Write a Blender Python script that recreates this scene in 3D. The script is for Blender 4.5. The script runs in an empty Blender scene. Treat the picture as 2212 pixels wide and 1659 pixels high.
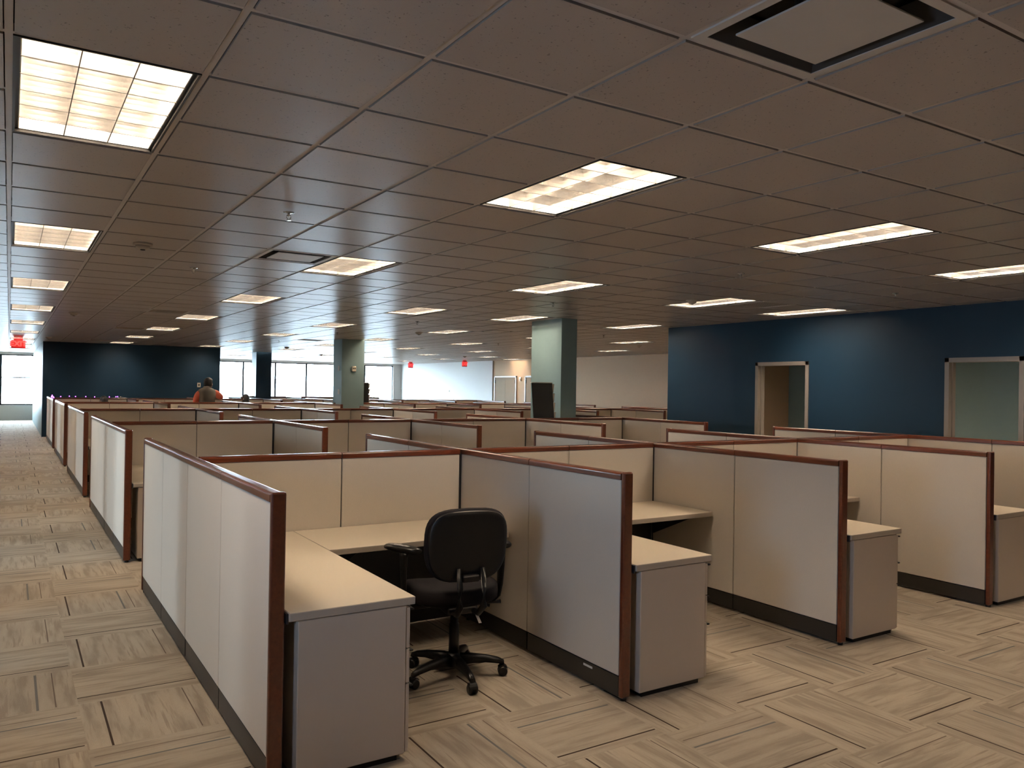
import bpy, bmesh, math, random
from mathutils import Vector, Matrix
random.seed(7)
PI = math.pi
sc = bpy.context.scene
C = sc.collection

# ------------------------------------------------------------------ camera
CAMX, CAMY, CAMZ = 0.0201, -3.0985, 1.6308
YAW, PITCH, ROLL, FPX = 0.5645, 0.005, 0.0157, 1714.5
CE = CAMZ + 1.1444            # ceiling height
fwd = Vector((math.sin(YAW)*math.cos(PITCH), math.cos(YAW)*math.cos(PITCH), math.sin(PITCH)))
rgt = Vector((math.cos(YAW), -math.sin(YAW), 0)); upv = rgt.cross(fwd)
r2 = rgt*math.cos(ROLL) + upv*math.sin(ROLL)
u2 = upv*math.cos(ROLL) - rgt*math.sin(ROLL)
cd = bpy.data.cameras.new('camera'); cam = bpy.data.objects.new('camera', cd); C.objects.link(cam)
cam.matrix_world = Matrix(((r2.x, u2.x, -fwd.x, CAMX), (r2.y, u2.y, -fwd.y, CAMY), (r2.z, u2.z, -fwd.z, CAMZ), (0, 0, 0, 1)))
cd.sensor_width = 36.0; cd.lens = FPX/2212*36.0; cd.clip_start = 0.05; cd.clip_end = 300
sc.camera = cam

# ------------------------------------------------------------------ world, exposure
vs = sc.view_settings
sc.display_settings.display_device = 'sRGB'
vs.view_transform = 'Standard'; vs.look = 'None'; vs.gamma = 1.0; vs.use_curve_mapping = False
vs.exposure = 0.55
SKY = 62.0
LAMP = 46.0
w = bpy.data.worlds.new('daylight'); sc.world = w; w.use_nodes = True
bg = w.node_tree.nodes['Background']; bg.inputs[0].default_value = (0.70, 0.86, 1.0, 1); bg.inputs[1].default_value = SKY
sc.cycles.max_bounces = 9; sc.cycles.diffuse_bounces = 5; sc.cycles.glossy_bounces = 3
sc.cycles.transmission_bounces = 6; sc.cycles.transparent_max_bounces = 12
sc.cycles.sample_clamp_indirect = 6.0
sc.cycles.use_denoising = True
sc.cycles.caustics_reflective = False; sc.cycles.caustics_refractive = False

def portal(loc, rot, sx, sy):
    l = bpy.data.lights.new('window_portal', 'AREA'); l.shape = 'RECTANGLE'; l.size = sx; l.size_y = sy
    l.cycles.is_portal = True
    o = bpy.data.objects.new('window_portal', l); o.location = loc; o.rotation_euler = rot; C.objects.link(o)
    return o

# ------------------------------------------------------------------ materials
def newmat(name):
    m = bpy.data.materials.new(name); m.use_nodes = True
    nt = m.node_tree; b = nt.nodes['Principled BSDF']
    return m, nt, b
def N(nt, t, **kw):
    n = nt.nodes.new(t)
    for k, v in kw.items(): setattr(n, k, v)
    return n
def math_n(nt, op, a, b=None, c=None):
    n = nt.nodes.new('ShaderNodeMath'); n.operation = op
    for i, v in enumerate((a, b, c)):
        if v is None: continue
        if isinstance(v, (int, float)): n.inputs[i].default_value = v
        else: nt.links.new(v, n.inputs[i])
    return n.outputs[0]
def mixc(nt, f, a, b):
    n = nt.nodes.new('ShaderNodeMix'); n.data_type = 'RGBA'
    if isinstance(f, (int, float)): n.inputs[0].default_value = f
    else: nt.links.new(f, n.inputs[0])
    for i, v in ((6, a), (7, b)):
        if isinstance(v, tuple): n.inputs[i].default_value = (*v[:3], 1)
        else: nt.links.new(v, n.inputs[i])
    return n.outputs[2]
def bump(nt, b, h, strength=0.2, dist=0.002):
    n = nt.nodes.new('ShaderNodeBump'); n.inputs['Strength'].default_value = strength; n.inputs['Distance'].default_value = dist
    nt.links.new(h, n.inputs['Height']); nt.links.new(n.outputs[0], b.inputs['Normal'])
def noise(nt, scale, detail=3, vec=None, dim='3D'):
    n = nt.nodes.new('ShaderNodeTexNoise'); n.noise_dimensions = dim
    n.inputs['Scale'].default_value = scale; n.inputs['Detail'].default_value = detail
    if vec is not None: nt.links.new(vec, n.inputs['Vector'])
    return n.outputs['Fac']
def objco(nt): return nt.nodes.new('ShaderNodeTexCoord').outputs['Object']

def plain(name, col, rough=0.6, metal=0.0, spec=0.5, var=0.05, nscale=12, bmp=0.0, bscale=60, coat=0.0):
    m, nt, b = newmat(name)
    co = objco(nt)
    f = noise(nt, nscale, 3, co)
    lo = tuple(c*(1-var) for c in col); hi = tuple(min(1, c*(1+var)) for c in col)
    nt.links.new(mixc(nt, f, lo, hi), b.inputs['Base Color'])
    b.inputs['Roughness'].default_value = rough; b.inputs['Metallic'].default_value = metal
    b.inputs['Specular IOR Level'].default_value = spec; b.inputs['Coat Weight'].default_value = coat
    if bmp: bump(nt, b, noise(nt, bscale, 2, co), bmp)
    return m
def emis(name, col, st):
    m, nt, b = newmat(name)
    b.inputs['Base Color'].default_value = (*col, 1)
    b.inputs['Emission Color'].default_value = (*col, 1); b.inputs['Emission Strength'].default_value = st
    return m

M = {}
# acoustic tile with pinholes
m, nt, b = newmat('ceiling_tile'); co = objco(nt)
f1 = noise(nt, 90, 2, co); rmp = N(nt, 'ShaderNodeValToRGB'); rmp.color_ramp.elements[0].position = .285; rmp.color_ramp.elements[1].position = .33
nt.links.new(f1, rmp.inputs[0])
tone = mixc(nt, noise(nt, 0.9, 2, co), (.33, .292, .275), (.365, .322, .305))
nt.links.new(mixc(nt, rmp.outputs[0], (.10, .09, .08), tone), b.inputs['Base Color'])
b.inputs['Roughness'].default_value = .33; b.inputs['Specular IOR Level'].default_value = .75
bump(nt, b, noise(nt, 260, 2, co), .12, .001); M['tile'] = m
M['tile_edge'] = plain('tile_raw_edge', (.30, .27, .24), .9)
M['tbar'] = plain('grid_white_paint', (.52, .48, .455), .4)
M['reveal'] = plain('black_reveal', (.012, .011, .010), .5)
M['reflector'] = plain('white_reflector', (.85, .85, .84), .35, var=.01)
M['louver'] = plain('satin_louver', (.86, .85, .83), .22, metal=1.0, var=.01)
M['louver_shaded_edge'] = plain('louver_shaded_edge', (.16, .15, .14), .5)  # dark strips colour in the unlit undersides of the louver blades
M['lamp'] = emis('lamp_lens', (1.0, .80, .60), LAMP)
M['vent_white'] = plain('vent_paint', (.52, .49, .45), .45)
M['vent_dark'] = plain('vent_dark', (.03, .028, .026), .7)
# fabric
m, nt, b = newmat('partition_fabric'); co = objco(nt)
sp = N(nt, 'ShaderNodeMapping'); sp.inputs['Scale'].default_value = (120, 120, 420); nt.links.new(co, sp.inputs[0])
fn = noise(nt, 1, 3, sp.outputs[0]); fl = noise(nt, 2.2, 3, co)
c1 = mixc(nt, fn, (.54, .485, .41), (.69, .635, .555)); c2 = mixc(nt, fl, (.57, .515, .44), (.66, .605, .53))
nt.links.new(mixc(nt, .4, c1, c2), b.inputs['Base Color'])
b.inputs['Roughness'].default_value = .9; b.inputs['Specular IOR Level'].default_value = .2; b.inputs['Sheen Weight'].default_value = .15
bump(nt, b, fn, .25, .001); M['fabric'] = m
# wood trim
m, nt, b = newmat('cherry_wood_trim'); co = objco(nt)
mp = N(nt, 'ShaderNodeMapping'); mp.inputs['Scale'].default_value = (60, 3, 60); nt.links.new(co, mp.inputs[0])
g = noise(nt, 1, 4, mp.outputs[0])
nt.links.new(mixc(nt, g, (.055, .012, .005), (.150, .036, .013)), b.inputs['Base Color'])
b.inputs['Roughness'].default_value = .30; b.inputs['Coat Weight'].default_value = .35; b.inputs['Coat Roughness'].default_value = .12; M['wood'] = m
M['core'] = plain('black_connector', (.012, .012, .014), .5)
M['kick'] = plain('dark_kick_plate', (.022, .019, .016), .42)
M['laminate'] = plain('cream_laminate', (.70, .62, .49), .34, var=.015, nscale=4)
M['lam_edge'] = plain('laminate_edge', (.44, .385, .32), .45, var=.02)
M['steel'] = plain('grey_beige_steel', (.53, .45, .375), .5, var=.02, bmp=.05, bscale=400)
M['black'] = plain('black_plastic', (.004, .004, .004), .36, spec=.35)
M['black_fab'] = plain('black_upholstery', (.008, .0065, .008), .85, spec=.2, bmp=.3, bscale=500)
M['tag'] = plain('white_tag', (.75, .75, .73), .5)
M['navy'] = plain('navy_wall_paint', (.007, .028, .056), .50, spec=.25, var=.03, bmp=.08, bscale=220)
M['teal'] = plain('grey_teal_paint', (.20, .30, .315), .48, var=.03, bmp=.08, bscale=220)
M['teal_room'] = plain('teal_room_paint', (.27, .40, .42), .55, var=.03)
M['beige'] = plain('beige_wall_paint', (.43, .31, .21), .85, spec=.12, var=.03, bmp=.06, bscale=200)
M['white_wall'] = plain('white_wall_paint', (.50, .50, .49), .85, spec=.1, var=.02)
M['frame'] = plain('taupe_door_frame', (.27, .235, .205), .4)
M['door'] = plain('tan_door', (.25, .20, .15), .85, spec=.05)
M['alu'] = plain('dark_mullion', (.010, .016, .022), .6, spec=.1)
M['chrome'] = plain('chrome', (.6, .6, .6), .2, metal=1)
M['detector'] = plain('detector_plastic', (.42, .36, .30), .5)
M['offwhite'] = plain('device_beige', (.62, .56, .46), .5)
M['purple'] = emis('purple_led', (.55, .08, 1.0), 9)
M['wire'] = plain('dark_wire', (.02, .02, .02), .5)
M['red_glow'] = emis('red_letter', (1.0, .05, .05), .8)
M['red_body'] = emis('red_sign_face', (.40, .008, .010), .22)
M['skin'] = plain('skin', (.42, .23, .15), .5)
M['hair'] = plain('black_hair', (.012, .010, .010), .6)
M['vest'] = plain('grey_fleece', (.20, .18, .155), .95, bmp=.4, bscale=200)
M['coral'] = plain('coral_shirt', (.85, .20, .12), .8)
M['trouser'] = plain('dark_trousers', (.03, .03, .035), .8)
M['shoe'] = plain('dark_shoes', (.02, .015, .012), .5)
M['bluecloth'] = plain('blue_shirt', (.03, .12, .25), .8)
M['concrete'] = plain('pale_concrete', (.50, .52, .53), .8)
# glass
m = bpy.data.materials.new('window_glass'); m.use_nodes = True; nt = m.node_tree; nt.nodes.clear()
o_ = N(nt, 'ShaderNodeOutputMaterial'); t_ = N(nt, 'ShaderNodeBsdfTransparent'); t_.inputs[0].default_value = (.93, .96, .97, 1)
g_ = N(nt, 'ShaderNodeBsdfGlossy'); g_.inputs['Roughness'].default_value = .02; mx = N(nt, 'ShaderNodeMixShader'); mx.inputs[0].default_value = .07
nt.links.new(t_.outputs[0], mx.inputs[1]); nt.links.new(g_.outputs[0], mx.inputs[2]); nt.links.new(mx.outputs[0], o_.inputs[0]); M['glass'] = m

mt = M['glass'].copy(); mt.name = 'tinted_glass'; M['tinted'] = mt
for nd in mt.node_tree.nodes:
    if nd.type == 'BSDF_TRANSPARENT': nd.inputs[0].default_value = (.40, .43, .48, 1)

# carpet tiles, quarter-turned
m, nt, b = newmat('carpet_tiles'); co = objco(nt)
s = N(nt, 'ShaderNodeSeparateXYZ'); nt.links.new(co, s.inputs[0])
TS = .585
gx = math_n(nt, 'DIVIDE', math_n(nt, 'SUBTRACT', s.outputs[0], .925), TS); gy = math_n(nt, 'DIVIDE', math_n(nt, 'ADD', s.outputs[1], .31), TS)
ix = math_n(nt, 'FLOOR', gx); iy = math_n(nt, 'FLOOR', gy); fx = math_n(nt, 'FRACT', gx); fy = math_n(nt, 'FRACT', gy)
par = math_n(nt, 'FLOORED_MODULO', math_n(nt, 'ADD', ix, iy), 2)     # 0: stripes along X
def sel(a, b_): # par? b : a
    return math_n(nt, 'ADD', math_n(nt, 'MULTIPLY', a, math_n(nt, 'SUBTRACT', 1, par)), math_n(nt, 'MULTIPLY', b_, par))
v = sel(fy, fx); u = sel(fx, fy)
wn = N(nt, 'ShaderNodeTexWhiteNoise'); wn.noise_dimensions = '2D'; cb = N(nt, 'ShaderNodeCombineXYZ'); nt.links.new(ix, cb.inputs[0]); nt.links.new(iy, cb.inputs[1]); nt.links.new(cb.outputs[0], wn.inputs['Vector'])
rs = N(nt, 'ShaderNodeSeparateColor'); nt.links.new(wn.outputs['Color'], rs.inputs[0]); ra, rb, rc = rs.outputs[0], rs.outputs[1], rs.outputs[2]
def vec(a, b_, c_):
    n = N(nt, 'ShaderNodeCombineXYZ')
    for i, q in enumerate((a, b_, c_)):
        if isinstance(q, (int, float)): n.inputs[i].default_value = q
        else: nt.links.new(q, n.inputs[i])
    return n.outputs[0]
st1 = noise(nt, 1, 3, vec(math_n(nt, 'MULTIPLY', v, 9), math_n(nt, 'MULTIPLY', u, 1.3), math_n(nt, 'MULTIPLY', ra, 60)))
st2 = noise(nt, 1, 2, vec(math_n(nt, 'MULTIPLY', v, 34), math_n(nt, 'MULTIPLY', u, 1.8), math_n(nt, 'MULTIPLY', rb, 60)))
ribs = noise(nt, 1, 1, vec(math_n(nt, 'MULTIPLY', v, 150), math_n(nt, 'MULTIPLY', u, 30), 0.0))
r1 = N(nt, 'ShaderNodeValToRGB'); e = r1.color_ramp.elements; e[0].position = .36; e[0].color = (.275, .235, .183, 1); e[1].position = .64; e[1].color = (.425, .365, .285, 1)
k = r1.color_ramp.elements.new(.5); k.color = (.385, .330, .258, 1); nt.links.new(st1, r1.inputs[0])
r2_ = N(nt, 'ShaderNodeValToRGB'); r2_.color_ramp.elements[0].position = .34; r2_.color_ramp.elements[1].position = .45
nt.links.new(st2, r2_.inputs[0])
base = mixc(nt, r2_.outputs[0], (.295, .248, .195), r1.outputs[0])
base = mixc(nt, math_n(nt, 'MULTIPLY', math_n(nt, 'SUBTRACT', rc, .5), .5), base, (.26, .225, .185))
base = mixc(nt, math_n(nt, 'MULTIPLY', ribs, .25), base, (.16, .135, .105))
def line(center, width, inv_col, base, wvar=None, umin=.03, umax=.97, strength=1.0):
    d = math_n(nt, 'ABSOLUTE', math_n(nt, 'SUBTRACT', v, center))
    k_ = math_n(nt, 'LESS_THAN', d, width)
    k_ = math_n(nt, 'MULTIPLY', k_, math_n(nt, 'GREATER_THAN', u, umin)); k_ = math_n(nt, 'MULTIPLY', k_, math_n(nt, 'LESS_THAN', u, umax))
    return mixc(nt, math_n(nt, 'MULTIPLY', k_, strength), base, inv_col)
base = line(math_n(nt, 'ADD', .10, math_n(nt, 'MULTIPLY', ra, .08)), .0085, (.035, .020, .012), base, umin=.0, umax=.985)
base = line(math_n(nt, 'ADD', .80, math_n(nt, 'MULTIPLY', rb, .06)), .005, (.13, .095, .072), base, umin=.03)
base = line(.70, .010, (.13, .125, .12), base, umin=.02, strength=math_n(nt, 'GREATER_THAN', rc, .62))
nt.links.new(base, b.inputs['Base Color']); b.inputs['Roughness'].default_value = .93; b.inputs['Specular IOR Level'].default_value = .2
bump(nt, b, ribs, .35, .003); M['carpet'] = m

# ------------------------------------------------------------------ mesh helpers
def box(bm, x0, x1, y0, y1, z0, z1, mat=0):
    vsx = [bm.verts.new(p) for p in ((x0,y0,z0),(x1,y0,z0),(x1,y1,z0),(x0,y1,z0),(x0,y0,z1),(x1,y0,z1),(x1,y1,z1),(x0,y1,z1))]
    fs = []
    for q in ((0,3,2,1),(4,5,6,7),(0,1,5,4),(1,2,6,5),(2,3,7,6),(3,0,4,7)):
        f = bm.faces.new([vsx[i] for i in q]); f.material_index = mat; fs.append(f)
    return fs
def rbox(bm, x0, x1, y0, y1, z0, z1, r=.006, seg=2, mat=0):
    t = bmesh.new(); box(t, x0, x1, y0, y1, z0, z1)
    bmesh.ops.bevel(t, geom=t.edges[:], offset=r, segments=seg, profile=.5, affect='EDGES')
    append(bm, t, mat); t.free()
def append(bm, t, mat=None, mtx=None):
    mp_ = {}
    for v_ in t.verts: mp_[v_] = bm.verts.new(mtx @ v_.co if mtx else v_.co)
    for f in t.faces:
        try:
            nf = bm.faces.new([mp_[q] for q in f.verts]); nf.smooth = f.smooth
            nf.material_index = f.material_index if mat is None else mat
        except ValueError: pass
def tube(bm, pts, rad, n=8, mat=0, cap=True):
    pts = [Vector(p) for p in pts]; rads = rad if isinstance(rad, (list, tuple)) else [rad]*len(pts)
    rings = []; up = Vector((0, 0, 1))
    for i, p in enumerate(pts):
        d = (pts[min(i+1, len(pts)-1)] - pts[max(i-1, 0)]).normalized()
        a = d.cross(up)
        if a.length < .05: a = d.cross(Vector((1, 0, 0)))
        a.normalize(); b_ = d.cross(a).normalized()
        rings.append([bm.verts.new(p + (a*math.cos(2*PI*k/n) + b_*math.sin(2*PI*k/n))*rads[i]) for k in range(n)])
    for i in range(len(rings)-1):
        for k in range(n):
            f = bm.faces.new((rings[i][k], rings[i][(k+1)%n], rings[i+1][(k+1)%n], rings[i+1][k])); f.smooth = True; f.material_index = mat
    if cap:
        for r in (rings[0][::-1], rings[-1]):
            try: bm.faces.new(r).material_index = mat
            except ValueError: pass
def loft(bm, rings, mat=0, smooth=True, caps=True):
    vr = [[bm.verts.new(p) for p in r] for r in rings]; n = len(vr[0])
    for i in range(len(vr)-1):
        for k in range(n):
            f = bm.faces.new((vr[i][k], vr[i][(k+1)%n], vr[i+1][(k+1)%n], vr[i+1][k])); f.smooth = smooth; f.material_index = mat
    if caps:
        bm.faces.new(vr[0][::-1]).material_index = mat; bm.faces.new(vr[-1]).material_index = mat
def lathe(bm, prof, c=(0, 0, 0), n=20, mat=0):
    loft(bm, [[(c[0]+r*math.cos(2*PI*k/n), c[1]+r*math.sin(2*PI*k/n), c[2]+z) for k in range(n)] for r, z in prof], mat)
def obj(name, bm, mats, parent=None, loc=None, rotz=None):
    bmesh.ops.recalc_face_normals(bm, faces=bm.faces[:])
    me = bpy.data.meshes.new(name); bm.to_mesh(me); bm.free()
    for q in (mats if isinstance(mats, (list, tuple)) else [mats]): me.materials.append(M[q] if isinstance(q, str) else q)
    o = bpy.data.objects.new(name, me); C.objects.link(o)
    if parent is not None: o.parent = parent
    if loc is not None: o.location = loc
    if rotz is not None: o.rotation_euler = (0, 0, rotz)
    return o
def bobj(name, b6, mats, parent=None, r=0, **kw):
    bm = bmesh.new()
    if r: rbox(bm, *b6, r=r)
    else: box(bm, *b6)
    return obj(name, bm, mats, parent, **kw)
def thing(name, label, cat, loc=(0,0,0), rotz=0, group=None):
    o = bpy.data.objects.new(name, None); C.objects.link(o); o.empty_display_size = .1
    o.location = loc; o.rotation_euler = (0, 0, rotz); o['label'] = label; o['category'] = cat
    if group: o['group'] = group
    return o
def tag(o, label, cat, group=None):
    o['label'] = label; o['category'] = cat
    if group: o['group'] = group
    return o
def struct(o): o['kind'] = 'structure'; return o
def dup(root, loc, rotz=0, label=None, group=None, keep=None):
    r = root.copy(); C.objects.link(r); r.location = loc; r.rotation_euler = (0, 0, rotz)
    if label: r['label'] = label
    if group: r['group'] = group
    for ch in root.children:
        if keep and ch.name.split('.')[0] not in keep: continue
        c = ch.copy(); C.objects.link(c); c.parent = r
        for g in ch.children:
            d = g.copy(); C.objects.link(d); d.parent = c
    return r
ORD = ['front', 'second', 'third', 'fourth', 'fifth', 'sixth']
NTH = ['first', 'second', 'third', 'fourth', 'fifth', 'sixth', 'seventh', 'eighth', 'ninth']

# ------------------------------------------------------------------ room shell
XL, XR, YB, YF = -1.25, 17.3, -6.6, 35.0
GX, GY = .6188, .6096
struct(bobj('floor', (-5.2, 18.0, YB-.2, 36.4, -.12, 0), 'carpet'))

lights = []          # (i, j) lower corner of 1x2 cells
for j in (0, 6): lights += [(0, j), (4, j), (8, j), (12 , j)]
lights += [(15, 6)]
for j in (12,): lights += [(0, j), (4, j), (8, j), (11, j), (15, j), (20, j), (24, j)]
for j in (18, 24, 30): lights += [(i, j) for i in (0, 4, 8, 12, 16, 20, 24)]
lights += [(0, 36), (4, 36), (8, 36), (12, 36), (16, 36), (20, 36), (24, 36), (27, 38), (27, 12), (27, 18)]
for j in (42, 48): lights += [(i, j) for i in (0, 12, 16, 20, 24)]
lights += [(4, -6), (8, -6), (12, -6), (15, 0), (18, 1), (18, 7), (17, 4)]  # fill lamps added unseen behind the viewer, at right and in the teal room
vents_plaque = [(3, -3), (3, 6), (13, 17)]
vents_grille = [(3, 17), (3, 25), (3, 35), (13, 6), (10, 27)]
holes = set()
for i, j in lights: holes |= {(i, j), (i, j+1)}
for i, j in vents_plaque + vents_grille: holes.add((i, j))
bm = bmesh.new()
hb = .012
for i in range(-3, 30):
    for j in range(-12, 59):
        if (i, j) in holes: continue
        x0, x1, y0, y1 = i*GX+hb, (i+1)*GX-hb, j*GY+hb, (j+1)*GY-hb
        c = .006; e = .004
        a = [bm.verts.new(p) for p in ((x0+e, y0+e, CE-.003), (x1-e, y0+e, CE-.003), (x1-e, y1-e, CE-.003), (x0+e, y1-e, CE-.003))]
        d = [bm.verts.new(p) for p in ((x0+e, y0+e, CE+.010), (x1-e, y0+e, CE+.010), (x1-e, y1-e, CE+.010), (x0+e, y1-e, CE+.010))]
        bm.faces.new(a[::-1])
        for k_ in range(4):
            f = bm.faces.new((a[k_], a[(k_+1)%4], d[(k_+1)%4], d[k_])); f.material_index = 1
box(bm, -5.2, 18.0, YB-.2, 36.0, CE+.30, CE+.36, 1)
me_c = obj('ceiling', bm, ['tile', 'tile_edge']); struct(me_c)
bm = bmesh.new()
for i in range(-3, 31): box(bm, i*GX-hb, i*GX+hb, -12*GY, 59*GY, CE+.003, CE+.03)
mid = {(i, j+1) for i, j in lights}
for j in range(-12, 60):
    i0 = -3
    for i in range(-3, 31):
        if i == 30 or (i, j) in mid:
            if i > i0: box(bm, i0*GX, i*GX, j*GY-hb, j*GY+hb, CE+.0035, CE+.03)
            i0 = i+1
struct(obj('trim_1', bm, 'tbar'))

HT = CE + .30
def wall(name, b6, mat): return struct(bobj(name, b6, mat))
wall('wall_back', (XL-.1, 18.0, YB-.15, YB, 0, HT), 'beige')
# navy wall on the right with two door openings
NX = 10.2; OP = [(1.66, 2.50), (4.67, 5.57)]; OH = 2.05
bm = bmesh.new()
ys = [YB, OP[0][0], OP[0][1], OP[1][0], OP[1][1], 7.65]
for a, b_ in ((0, 1), (2, 3), (4, 5)): box(bm, NX, NX+.13, ys[a], ys[b_], 0, HT)
for a, b_ in OP: box(bm, NX, NX+.13, a, b_, OH, HT)
struct(obj('wall_right', bm, 'navy'))
for n, (a, b_) in enumerate(OP):
    bm = bmesh.new(); t = .055
    for yy0, yy1 in ((a-t, a+.004), (b_-.004, b_+t)): rbox(bm, NX-.016, NX+.146, yy0, yy1, 0, OH+t, r=.003, seg=1)
    rbox(bm, NX-.016, NX+.146, a-t, b_+t, OH-.004, OH+t, r=.003, seg=1)
    rbox(bm, NX+.05, NX+.075, a, a+.02, 0, OH, r=.002, seg=1); rbox(bm, NX+.05, NX+.075, b_-.02, b_, 0, OH, r=.002, seg=1)
    struct(obj('door_%d' % (n+1), bm, 'frame'))
# rooms behind the navy wall
wall('wall_teal_room', (13.0, 13.12, YB, 7.2, 0, HT), 'teal_room')
wall('wall_room_end', (NX+.13, 13.12, 7.2, 7.65, 0, HT), 'beige')
# far right wall, slight recess with the tan doors
bm = bmesh.new(); box(bm, XR, XR+.5, 25.75, YF, 0, HT); struct(obj('wall_far_right', bm, 'white_wall'))
bm = bmesh.new(); box(bm, XR+.05, XR+.5, 7.65, 25.75, 0, HT); struct(obj('wall_right_recess', bm, 'beige'))
wall('wall_link', (13.12, XR+.5, 7.53, 7.65, 0, HT), 'beige')
# navy block at the end of the aisle
bm = bmesh.new(); box(bm, .83, 5.76, 23.6, 23.75, 0, HT); struct(obj('wall_navy_end', bm, 'navy'))
bm = bmesh.new(); box(bm, .83, .97, 23.75, 34.4, 0, HT); box(bm, 5.62, 5.76, 23.75, 30.4, 0, HT); struct(obj('wall_aisle_side', bm, 'teal'))

# window wall
SILL, HEAD = .62, 2.68
struct(bobj('wall_front', (XL-.1, 18.0, YF, YF+.25, 0, SILL), 'white_wall'))
struct(bobj('wall_front_header', (XL-.1, 18.0, YF, YF+.25, HEAD, HT), 'white_wall'))
mull = [-1.25, -.27, .90, 2.6, 4.3, 6.0, 7.7, 9.28, 10.78, 12.29, 13.80, 15.31, 16.85]
for n in range(len(mull)-1):
    a, b_ = mull[n], mull[n+1]
    bm = bmesh.new(); t = .03; ta = .09 if a == -.27 else t
    box(bm, a-ta, a+t, YF+.06, YF+.16, SILL, HEAD); box(bm, b_-t, b_+t, YF+.0605, YF+.1605, SILL, HEAD)
    box(bm, a+t, b_-t, YF+.06, YF+.16, SILL, SILL+.05); box(bm, a+t, b_-t, YF+.06, YF+.16, HEAD-.05, HEAD)
    if b_ < 1.5: box(bm, a+t, b_-t, YF+.07, YF+.15, 1.72, 1.765)
    o = struct(obj('window_%d' % (n+1), bm, 'alu'))
    bobj('pane', (a+t, b_-t, YF+.105, YF+.111, SILL+.05, HEAD-.05), 'glass', o)
wall('wall_front_end', (16.85, XR, YF, YF+.2501, SILL, HEAD), 'white_wall')
portal((7.8, YF+.2, (SILL+HEAD)/2), (PI/2, 0, 0), 18.2, HEAD-SILL)
# left wall: offices with openings and exterior windows
LOP = [(2.35, 3.35), (5.1, 6.15), (6.9, 7.5), (9.85, 10.75), (15.8, 16.6), (19.4, 20.1), (28.0, 30.0)]
WY0, WY1, WZ0, WZ1 = -1.95, -1.05, .95, 2.1
bm = bmesh.new(); prev = WY1
box(bm, XL-.12, XL, YB, WY0, 0, HT); box(bm, XL-.12, XL, WY0, WY1, 0, WZ0); box(bm, XL-.12, XL, WY0, WY1, WZ1, HT)
for a, b_ in LOP:
    box(bm, XL-.12, XL, prev, a, 0, HT); box(bm, XL-.12, XL, a, b_, 2.1, HT); prev = b_
box(bm, XL-.12, XL, prev, YF, 0, HT); struct(obj('wall_left', bm, 'beige'))
struct(bobj('wall_office_exterior', (-5.15, -5.0, .2, YF+.25, 0, .9), 'white_wall'))
struct(bobj('wall_office_header', (-5.15, -5.0, .2, YF+.25, 2.2, HT), 'white_wall'))
bm = bmesh.new(); prev = .2
EXT = [(2.6, 3.1), (5.35, 5.95), (7.0, 7.4), (10.0, 10.5), (15.9, 16.4), (19.5, 20.0), (28.5, 29.5)]
for a, b_ in EXT: box(bm, -5.15, -5.0, prev, a, .9, 2.2); prev = b_
box(bm, -5.15, -5.0, prev, YF+.25, .9, 2.2); struct(obj('wall_office_piers', bm, 'white_wall'))
bm = bmesh.new(); box(bm, -5.15, XL-.12, .05, .2, 0, HT); box(bm, -5.0, XL-.12, YF, YF+.25, 0, HT); struct(obj('wall_office_ends', bm, 'white_wall'))
ow = bmesh.new()
for q in ((WY0, WY0+.03, WZ0, WZ1), (WY1-.03, WY1, WZ0, WZ1), (WY0+.03, WY1-.03, WZ0, WZ0+.03), (WY0+.03, WY1-.03, WZ1-.03, WZ1)): box(ow, XL-.10, XL-.03, *q)
ow = struct(obj('window_30', ow, 'alu')); bobj('pane', (XL-.07, XL-.064, WY0+.03, WY1-.03, WZ0+.03, WZ1-.03), 'tinted', ow)
portal((XL-.11, (WY0+WY1)/2, (WZ0+WZ1)/2), (0, -PI/2, 0), WZ1-WZ0, WY1-WY0)
for n, (a, b_) in enumerate(EXT):
    struct(bobj('window_%d' % (n+20), (-5.08, -5.074, a, b_, .9, 2.2), 'glass'))
    portal((-5.12, (a+b_)/2, 1.55), (0, -PI/2, 0), 1.3, b_-a)
# pale parking structure outside
ob = thing('parking_structure', 'pale concrete building outside the windows at the far end', 'building', (13.5, 62, -1.5))
bobj('facade', (-9, 6, 0, 8, 0, 3.6), 'concrete', ob)
for k_ in range(3): bobj('ledge', (-9.1, 6.1, -.25, 0, .8+k_*1.25, 1.05+k_*1.25), 'white_wall', ob)
struct(bobj('ground', (-60, 80, 36.4, 120, -1.7, -1.5), 'concrete'))

# ------------------------------------------------------------------ columns
c = thing('structural_column', 'rectangular grey teal column beside the navy wall opening, with a lit left face', 'column', (7.715, 7.765, 0))
bobj('column_shaft', (-.155, .155, -.435, .435, 0, HT), 'teal', c)
c = thing('structural_column', 'square grey teal column with a beige alarm device near its top', 'column', (7.2, 15.9, 0))
bobj('column_shaft', (-.29, .29, -.3, .3, 0, HT), 'teal', c)
d = thing('alarm_strobe', 'beige square alarm device with two dark lenses on the middle column', 'alarm', (7.215, 15.6, 2.04))
bobj('housing', (-.055, .055, -.04, 0, -.065, .065), 'offwhite', d, r=.012)
for sx in (-1, 1):
    bm = bmesh.new(); tube(bm, [(sx*.02, -.038, .01), (sx*.02, -.046, .01)], .013, 12); obj('lens', bm, 'black', d)
d = thing('wall_phone_plate', 'small grey plate high on the shaded face of the middle column', 'plate', (6.91, 15.80, 2.05))
bobj('plate', (-.012, 0, -.04, .04, -.06, .06), 'detector', d, r=.003)
d = thing('light_switch', 'pale switch low on the shaded face of the middle column', 'switch', (6.91, 15.79, 1.47))
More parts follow.
